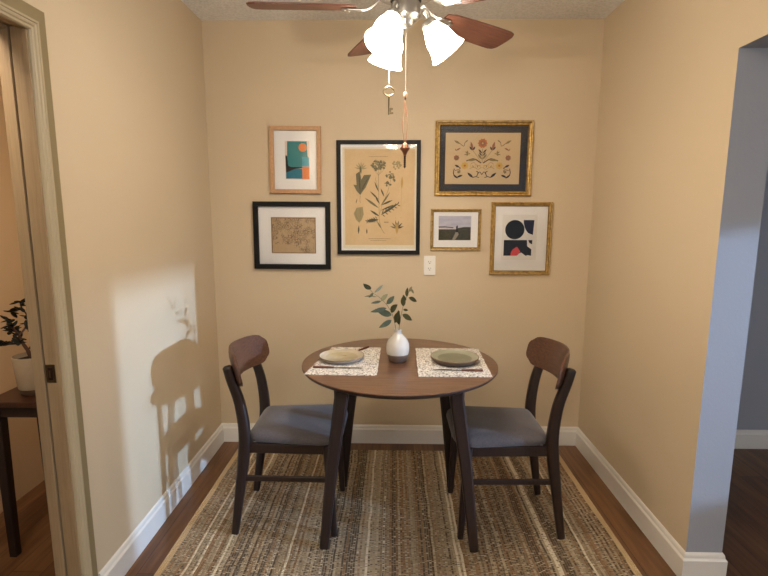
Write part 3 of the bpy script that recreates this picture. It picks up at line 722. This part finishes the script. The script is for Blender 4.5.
def artD(s):
    lf, sk = s.leaf, s.stroke
    s.leaf = lambda a, b, c, d, w_, m: lf(a, b, c, d, w_*1.9, m)
    s.stroke = lambda p, w_, m: sk(p, w_*1.5, m)
    U = lambda x: (x-38)/652; V = lambda y: (y-42)/503
    s.rect(U(100), V(116), U(616), V(470), thD); s.rect(U(108), V(122), U(608), V(464), m_linen)
    cx = 356
    def both(fn):
        fn(lambda x: U(x)); fn(lambda x: U(2*cx-x))
    def star(uf, x, y, r, m, n=8, core=None):
        for k in range(n):
            a = 2*PI*k/n; s.leaf(uf(x), V(y), uf(x+r*math.cos(a)), V(y+r*math.sin(a)), r*.00036*1.0, m)
        if core: s.circ(uf(x), V(y), r*.3/652, core, 10)
    star(U, cx, 191, 33, thO, 10, thP); star(U, cx, 191, 20, thP, 8, thY)
    s.stroke([(U(cx), V(225)), (U(cx), V(320))], .0020, thG)
    def half(u):
        s.leaf(u(354), V(258), u(328), V(230), .0048, thD); s.leaf(u(354), V(298), u(326), V(262), .0065, thG); s.leaf(u(354), V(275), u(332), V(250), .004, thD)
        s.stroke([(u(350), V(322)), (u(300), V(295)), (u(250), V(308))], .0042, thD); s.leaf(u(252), V(306), u(320), V(300), .0060, thG)
        s.stroke([(u(345), V(312)), (u(310), V(262)), (u(288), V(235))], .0014, thG)
        s.leaf(u(292), V(240), u(276), V(180), .0075, thP); s.leaf(u(288), V(238), u(268), V(212), .005, thD); s.leaf(u(292), V(238), u(306), V(212), .005, thD)
        s.stroke([(u(335), V(308)), (u(290), V(275)), (u(245), V(262))], .0014, thY)
        for x, y in ((240, 245), (232, 268), (252, 238), (262, 262), (250, 275), (275, 258)): s.leaf(u(262), V(262), u(x), V(y), .0035, thG)
        s.leaf(u(165), V(172), u(205), V(195), .0062, thG); s.stroke([(u(200), V(190)), (u(230), V(210)), (u(238), V(185)), (u(256), V(172))], .0018, thD)
        s.leaf(u(240), V(186), u(256), V(168), .004, thG)
        s.leaf(u(178), V(240), u(210), V(222), .0045, thP); s.leaf(u(182), V(244), u(172), V(226), .003, thG)
        star(u, 183, 288, 20, thP, 7, thG); star(u, 240, 340, 26, thY, 8, thO)
        s.leaf(u(172), V(335), u(206), V(352), .006, thD); s.leaf(u(204), V(350), u(212), V(362), .004, thD)
        s.stroke([(u(170), V(360)), (u(166), V(395)), (u(190), V(418)), (u(222), V(408))], .0030, thK); s.leaf(u(164), V(402), u(196), V(426), .0050, thK); s.leaf(u(190), V(415), u(228), V(402), .0045, thK)
        s.stroke([(u(175), V(372)), (u(205), V(368)), (u(210), V(385))], .0022, thD); star(u, 200, 383, 11, thG, 5)
        s.leaf(u(258), V(386), u(300), V(422), .0070, thK); s.stroke([(u(298), V(418)), (u(322), V(410)), (u(330), V(385)), (u(318), V(378))], .0028, thK)
        s.stroke([(u(cx), V(400)), (u(340), V(382)), (u(322), V(412)), (u(338), V(420))], .0024, thK)
        for i in range(5):
            x = 285+i*15; s.leaf(u(x), V(355), u(x-8), V(332+4*(i % 2)), .0030, thG if i % 2 else thY)
        s.stroke([(u(272), V(362)), (u(300), V(350)), (u(330), V(364)), (u(352), V(350))], .0014, thG)
        s.stroke([(u(280), V(330)), (u(300), V(318)), (u(318), V(335)), (u(348), V(342))], .0012, thP)
    both(half)
t = NT('sepia_map_print'); v = t.coord(); vo = t.N('ShaderNodeTexVoronoi', {'Vector': v, 'Scale': 90.0}, feature='DISTANCE_TO_EDGE'); n = t.noise(v, 22, 3); n3 = t.noise(v, 120, 4, .7)
lines = t.math('MULTIPLY', t.math('LESS_THAN', vo.outputs[0], .10), t.math('GREATER_THAN', n, .47))
t.set(col=t.mix(t.math('MULTIPLY', lines, .7), t.mix(n3, srgb(166, 138, 104), srgb(206, 180, 144)), srgb(104, 80, 56)), rough=.9); m_map = t.m
inkS = flatmat('sepia_ink', srgb(96, 72, 50)); inkS2 = flatmat('light_sepia_ink', srgb(136, 110, 80)); m_maplow = flatmat('plain_sepia_ground', srgb(188, 160, 124))
def artB(s):
    U = lambda x: (x-50)/560; V = lambda y: (y-48)/478
    s.rect(U(176), V(158), U(502), V(414), inkS2); s.rect(U(184), V(166), U(495), V(408), m_map)
    s.poly([(U(186), V(352)), (U(240), V(346)), (U(340), V(356)), (U(380), V(380)), (U(410), V(406)), (U(186), V(406))], m_maplow)
    rnd = random.Random(5)
    for cx, cy, w_, h_, n_ in ((400, 225, 75, 45, 60), (270, 250, 60, 55, 50), (400, 350, 60, 40, 40), (220, 200, 35, 30, 16), (330, 300, 30, 40, 18), (450, 385, 40, 18, 14)):
        for k in range(n_):
            x = cx+rnd.uniform(-1, 1)*w_; y = cy+rnd.uniform(-1, 1)*h_; a = rnd.uniform(0, PI); l = rnd.uniform(5, 12)
            x = min(max(x, 196), 484); y = min(max(y, 178), 396)
            s.leaf(U(x), V(y), U(x+l*math.cos(a)), V(y+l*math.sin(a)*.8), .0026, inkS if k % 3 else inkS2)
    for x, y0, y1 in ((300, 275, 352), (258, 290, 350), (345, 300, 345)): s.stroke([(U(x), V(y0)), (U(x+5), V((y0+y1)/2)), (U(x), V(y1))], .0022, inkS2)
picture('small light oak frame with a teal and orange abstract print', (-.703, -.414, 1.512, 1.882), .023, m_oak, m_mat, artA, .024, tilt=.008)
picture('wide black frame with a sepia landscape sketch in a white mat', (-.811, -.366, 1.078, 1.466), .028, m_black, m_mat, artB, .024, tilt=.004)
picture('tall black frame with an aged botanical plant print', (-.325, .149, 1.166, 1.806), .022, m_black, m_mat, artC, .022, tilt=0)
picture('gold frame with floral embroidery in a charcoal mat', (.229, .774, 1.499, 1.912), .030, m_gold, m_charmat, artD, .024, 'ogee', tilt=.002, lip=m_golddark)
picture('small gold frame with a moorland photograph', (.211, .500, 1.190, 1.426), .017, m_gold, m_mat, artE, .020, 'ogee', lip=m_golddark)
picture('gold frame with a black and coral circle print', (.556, .902, 1.050, 1.466), .024, m_gold, m_mat, artF, .024, 'ogee', lip=m_golddark)

# wall outlet
ot = thing('wall_outlet', 'white duplex outlet cover on the wall under the pictures', 'outlet', (.2095, D, 1.1005))
bm = NB(); box(bm, -.034, -.006, -.0565, .034, 0, .0565); link('cover_plate', bm, m_plastic, ot, bevel=.003)
for s in (-1, 1):
    bm = NB(); rs = []
    for y in (-.0055, -.0082):
        rs.append([Vector((.0165*math.cos(a)*1.02, y, s*.0195+max(-.0115, min(.0115, .0165*math.sin(a))))) for a in [2*PI*k/24 for k in range(24)]])
    rings(bm, rs); soc = link('socket', bm, m_plastic, ot, smooth=True)
    bm = NB()
    for x0, x1, z0, z1 in ((-.0075, -.0052, -.0005, .0075), (.0052, .0072, .0005, .0070)): box(bm, x0, -.0088, s*.0195+z0, x1, -.0081, s*.0195+z1)
    lathe(bm, [(.0026, 0), (.0026, .0007)], 12, mat=Matrix.Translation((0, -.0081, s*.0195-.006)) @ Matrix.Rotation(PI/2, 4, 'X'))
    link('slots', bm, m_slot, soc)
bm = NB(); lathe(bm, [(.003, 0), (.003, .0012), (.0015, .0018)], 12, mat=Matrix.Translation((0, -.006, 0)) @ Matrix.Rotation(PI/2, 4, 'X')); link('screw', bm, m_plastic, ot)

# ------------------------------------------------------------ ceiling fan
FX, FY = .036, 1.76
fan = thing('ceiling_fan', 'ceiling fan with cherry blades, nickel body and three lit glass shades', 'ceiling fan', (FX, FY, H))
def fz(z): return z-H
bm = NB(); lathe(bm, [(.0, 0), (.075, 0), (.078, -.012), (.07, -.045), (.045, -.062), (.013, -.066), (.013, fz(2.26)), (0, fz(2.26))], 36); link('canopy', bm, m_nickel, fan, smooth=True, angle=35)
bm = NB(); lathe(bm, [(0, fz(2.27)), (.04, fz(2.27)), (.085, fz(2.255)), (.115, fz(2.225)), (.122, fz(2.19)), (.118, fz(2.15)), (.098, fz(2.12)), (.070, fz(2.108)), (.0, fz(2.108))], 48)
link('motor_housing', bm, m_nickel, fan, smooth=True, angle=30)
bm = NB(); lathe(bm, [(0, fz(2.109)), (.052, fz(2.109)), (.052, fz(2.100)), (.046, fz(2.097)), (.046, fz(2.094)), (.0, fz(2.094))], 40); link('flywheel', bm, m_blackline, fan, smooth=True, angle=30)
bm = NB(); lathe(bm, [(0, fz(2.095)), (.046, fz(2.095)), (.050, fz(2.088)), (.050, fz(2.052)), (.044, fz(2.044)), (.030, fz(2.038)), (.024, fz(2.024)), (.012, fz(2.018)), (0, fz(2.017))], 40); link('light_fitter', bm, m_nickel, fan, smooth=True, angle=30)
for k in range(5):
    az = math.radians(183.5-72*k); Rm = Matrix.Rotation(az, 4, 'Z') @ Matrix.Translation((0, 0, fz(2.078))) @ Matrix.Rotation(math.radians(-13), 4, 'X')
    bm = NB(); out = []
    for x, h_ in ((.165, .038), (.20, .049), (.29, .056), (.41, .061), (.487, .062), (.509, .056), (.519, .040), (.5215, .015)): out.append((x, h_))
    ring = [(x, h_) for x, h_ in out]+[(x, -h_) for x, h_ in out[::-1]]
    rings(bm, [[Vector((x, y, z)) for x, y in ring] for z in (-.003, .003)])
    ob = link('fan_blade', bm, m_blade, fan, bevel=.0015); ob.matrix_local = Rm
    bm = NB()
    P = smoothpts([(.080, 0, .030), (.11, 0, .004), (.14, 0, -.008), (.175, 0, -.008), (.215, 0, -.006)], 3)
    beam(bm, P, [(.020+.030*abs(math.sin(i/len(P)*PI*1.1))*(1 if i > len(P)*.4 else .5), .006) for i in range(len(P))], ref=(0, 1, 0), ch=.4)
    for y in (-.020, .020): beam(bm, smoothpts([(.135, y*.2, -.008), (.16, y*.8, -.008), (.195, y, -.007)], 3), [(.010, .005)]*7, ref=(0, 1, 0))
    for x, y in ((.205, 0), (.190, .020), (.190, -.020)): lathe(bm, [(.0045, 0), (.0045, -.003), (.002, -.004)], 10, c=(x, y, -.009))
    ir = link('blade_iron', bm, m_nickel, fan, smooth=True, angle=45); ir.matrix_local = Rm
shade_prof = [(.026, 0), (.029, .004), (.031, .012), (.037, .026), (.046, .044), (.051, .062), (.053, .080), (.057, .098), (.065, .114), (.069, .122),
              (.067, .122), (.063, .113), (.0550, .098), (.051, .080), (.049, .062), (.044, .044), (.035, .027), (.029, .013), (.026, .006)]
for k, azd in enumerate((2, 122, 238)):
    az = math.radians(azd); tilt = math.radians(37 if k == 0 else 30)
    base = Matrix.Translation((.078*math.cos(az), .078*math.sin(az), fz(2.030))) @ Matrix.Rotation(az, 4, 'Z') @ Matrix.Rotation(PI-tilt, 4, 'Y') @ Matrix.Scale(.92, 4)
    d = Vector((math.cos(az), math.sin(az), 0))
    bm = NB(); tube(bm, smoothpts([d*.040+Vector((0, 0, fz(2.064))), d*.062+Vector((0, 0, fz(2.074))), d*.074+Vector((0, 0, fz(2.064))), d*.080+Vector((0, 0, fz(2.046)))], 4), .0065, 10)
    arm = link('light_arm', bm, m_nickel, fan, smooth=True)
    bm = NB(); lathe(bm, [(.010, -.016), (.020, -.014), (.029, -.004), (.031, .010), (.029, .010), (.0, .008)], 28, mat=base)
    link('shade_holder', bm, m_nickel, arm, smooth=True, angle=40)
    bm = NB(); lathe(bm, shade_prof, 40, mat=base, caps=False); link('glass_shade', bm, m_shade, arm, smooth=True, angle=80)
    bm = NB(); lathe(bm, [(.012, .010), (.013, .03), (.024, .05), (.028, .066), (.024, .082), (.010, .092), (0, .094)], 24, mat=base); bl = link('light_bulb', bm, m_bulb, arm, smooth=True, angle=80)
    pos = Vector((FX, FY, H))+(base @ Vector((0, 0, .128)))
    lamp('fan_light', 'POINT', pos, 7.4, WARM, .02)
# pull chains and their pendants
def chain(name, label, x, y, z0, z1, col=m_nickel):
    t = None; bm = NB(); n = int((z0-z1)/.0045)
    for i in range(n):
        z = z0-(i+.5)*(z0-z1)/n
        lathe(bm, [(.0004, -.0022), (.0010, -.0012), (.0010, .0012), (.0004, .0022)], 6, c=(x-FX, y-FY, fz(z)))
    return link(name, bm, col, fan, smooth=True)
chain('pull_chain', '', -.019, 1.72, 2.045, 1.822)
chain('pull_chain', '', .036, 1.72, 2.030, 1.798)
# skeleton key pendant
K = thing('key_pendant', 'old brass skeleton key hanging from the fan pull chain', 'key', (-.019, 1.72, 1.822))
bm = NB()
P = [Vector((.019*math.cos(a), 0, -.0165+.0150*math.sin(a))) for a in [2*PI*k/24 for k in range(24)]]
P = [Vector((p.x*(1-.25*abs(p.z+.0165)/.015), p.y, p.z)) for p in P]
tube(bm, P+[P[0], P[1]], .0024, 8); link('bow', bm, m_brass, K, smooth=True)
bm = NB(); tube(bm, [(0, 0, -.030), (0, 0, -.034), (0, 0, -.036), (0, 0, -.09), (0, 0, -.093)], [.003, .0045, .0028, .0026, .0022], 10); link('shank', bm, m_brass, K, smooth=True)
bm = NB(); box(bm, .002, -.0012, -.090, .008, .0012, -.070); box(bm, .006, -.0012, -.090, .015, .0012, -.084); box(bm, .006, -.0012, -.077, .014, .0012, -.070); link('bit', bm, m_brass, K)
# suede loop with spindle pendant
Q = thing('spindle_pendant', 'copper spindle pendant hanging on a rust suede loop', 'pendant', (.036, 1.72, 1.80))
bm = NB(); lathe(bm, [(.001, .004), (.0065, 0), (.007, -.007), (.004, -.013), (.001, -.014)], 14); link('wood_bead', bm, plain('pale_bead', srgb(214, 176, 140), .5), Q, smooth=True)
bm = NB(); lathe(bm, [(.001, -.0135), (.0038, -.016), (.0038, -.020), (.001, -.023)], 12); link('small_bead', bm, m_bronzedark, Q, smooth=True)
bm = NB()
for s in (-1, 1): tube(bm, smoothpts([(0, 0, -.021), (s*.003, 0, -.05), (s*.0085, 0, -.10), (s*.005, 0, -.14), (s*.001, 0, -.165)], 5), .0013, 6)
link('suede_loop', bm, m_cord, Q, smooth=True)
bm = NB(); lathe(bm, [(.001, -.160), (.006, -.163), (.011, -.170), (.013, -.177), (.0165, -.178), (.0165, -.182), (.010, -.190), (.0055, -.200), (.004, -.206)], 16); link('spindle_head', bm, m_bronze, Q, smooth=True, angle=25)
bm = NB(); z = -.204; pr = []
while z > -.238: pr += [(.0030, z), (.0045, z-.003), (.0030, z-.006)]; z -= .0065
lathe(bm, pr+[(.001, z-.003)], 12); link('spindle_shaft', bm, m_bronzedark, Q, smooth=True)

# ------------------------------------------------------------ hall: plant stand with potted jade
PSX0, PSX1, PSY0, PSY1, PSZ = -1.59, -1.20, 1.777, 2.075, .674
ps = thing('plant_stand', 'dark wooden side table in the hall beyond the doorway', 'side table', ((PSX0+PSX1)/2, (PSY0+PSY1)/2, 0))
cx, cy = (PSX0+PSX1)/2, (PSY0+PSY1)/2; hx, hy = (PSX1-PSX0)/2, (PSY1-PSY0)/2
bm = NB(); box(bm, -hx, -hy, PSZ-.022, hx, hy, PSZ); link('tabletop', bm, m_console, ps, bevel=.003)
bm = NB(); i_ = .018
box(bm, -hx+i_, -hy+i_, PSZ-.068, hx-i_, -hy+i_+.018, PSZ-.022); box(bm, -hx+i_, hy-i_-.018, PSZ-.068, hx-i_, hy-i_, PSZ-.022)
box(bm, -hx+i_, -hy+i_, PSZ-.068, -hx+i_+.018, hy-i_, PSZ-.022); box(bm, hx-i_-.018, -hy+i_, PSZ-.068, hx-i_, hy-i_, PSZ-.022); link('apron', bm, m_dark, ps)
for sx_ in (-1, 1):
    for sy_ in (-1, 1):
        bm = NB(); x, y = sx_*(hx-.031), sy_*(hy-.031)
        beam(bm, [(x, y, 0), (x, y, PSZ-.022)], [(.030, .030), (.042, .042)], ch=.15); link('leg', bm, m_dark, ps)
PX, PY, PT = -1.462, 1.885, PSZ+.0003
pot = thing('potted_jade', 'jade plant in a beige pot with a dark saucer on the hall table', 'potted plant', (PX, PY, PT))
m_pot = plain('beige_pot_clay', srgb(176, 158, 132), .6); m_saucer = plain('dark_saucer', srgb(86, 66, 50), .5); m_soil = plain('dark_soil', srgb(44, 32, 24), .95, var=.3, scale=120)
bm = NB(); lathe(bm, [(0, 0), (.044, 0), (.048, .004), (.050, .022), (.047, .026), (0, .026)], 36); link('saucer', bm, m_saucer, pot, smooth=True, angle=40)
bm = NB(); lathe(bm, [(0, .026), (.052, .026), (.055, .030), (.064, .150), (.0655, .158), (.0625, .159), (.060, .150), (.059, .140), (0, .140)], 40); link('pot', bm, m_pot, pot, smooth=True, angle=40)
bm = NB(); lathe(bm, [(0, .141), (.0585, .141), (.040, .146), (0, .147)], 24); link('soil', bm, m_soil, pot, smooth=True)
m_bark = plain('jade_bark', srgb(78, 50, 38), .8, var=.2); m_jade = plain('dark_jade_leaf', srgb(22, 25, 20), .6, spec=.2, var=.25)
KX = .0040
def jx(px): return (px-29)*KX
def jz(py): return .147+(353-py)*KX
branches = [[(29, 353, 0, .0075), (26, 345, 0, .0065), (22, 338, .0, .0055), (19, 330, 0, .0042), (15, 321, -.01, .0035), (12, 314, -.01, .003)],
            [(19, 330, 0, .004), (23, 322, .02, .003), (24, 312, .03, .003), (21, 303, .02, .0025), (20, 296, .02, .002)],
            [(22, 338, 0, .004), (14, 337, -.03, .003), (8, 338, -.04, .0022)], [(15, 321, -.01, .003), (9, 324, .02, .0025), (5, 327, .03, .002)],
            [(24, 312, .03, .0025), (29, 306, .04, .002), (31, 300, .04, .0018)], [(23, 322, .02, .003), (29, 320, .0, .002), (33, 323, -.02, .0018)], [(20, 303, .02, .002), (13, 306, .03, .002), (6, 308, .04, .0018)],
            [(26, 345, 0, .004), (32, 336, .03, .003), (38, 326, .05, .0022), (42, 316, .06, .002)], [(19, 330, 0, .003), (24, 336, -.04, .002), (30, 333, -.06, .0018)]]
bm = NB()
for b in branches: tube(bm, smoothpts([(jx(x), y, jz(z)) for x, z, y, r in b], 3), [b[min(i//3, len(b)-1)][3] for i in range((len(b)-1)*3+1)], 8)
link('trunk', bm, m_bark, pot, smooth=True)
bm = NB(); rnd = random.Random(11)
def jade(c, L_, d):
    d = d.normalized(); q = d.to_track_quat('X', 'Z').to_matrix().to_4x4(); m = Matrix.Translation(c) @ q
    rs = []
    for k in range(7):
        t_ = k/6; r = max(.0004, L_*.30*math.sin(PI*(t_*.93+.04))**.7); rs.append([m @ Vector((L_*t_, r*math.cos(a), .35*r*math.sin(a))) for a in [2*PI*j/8 for j in range(8)]])
    rings(bm, rs)
for b in branches:
    P = smoothpts([(jx(x), y, jz(z)) for x, z, y, r in b], 3)
    for i, p in enumerate(P):
        if b is branches[0] and i < 8 or b is not branches[0] and i < 4: continue
        for k in range(2 if i < len(P)-1 else 6):
            d = Vector((rnd.uniform(-1, 1), rnd.uniform(-1, 1), rnd.uniform(-.3, .8)))
            if k or i % 2 == 0: jade(p, rnd.uniform(.024, .038), d)
fo = link('foliage', bm, m_jade, pot, smooth=True, angle=80); fo['label'] = 'dark fleshy leaves'
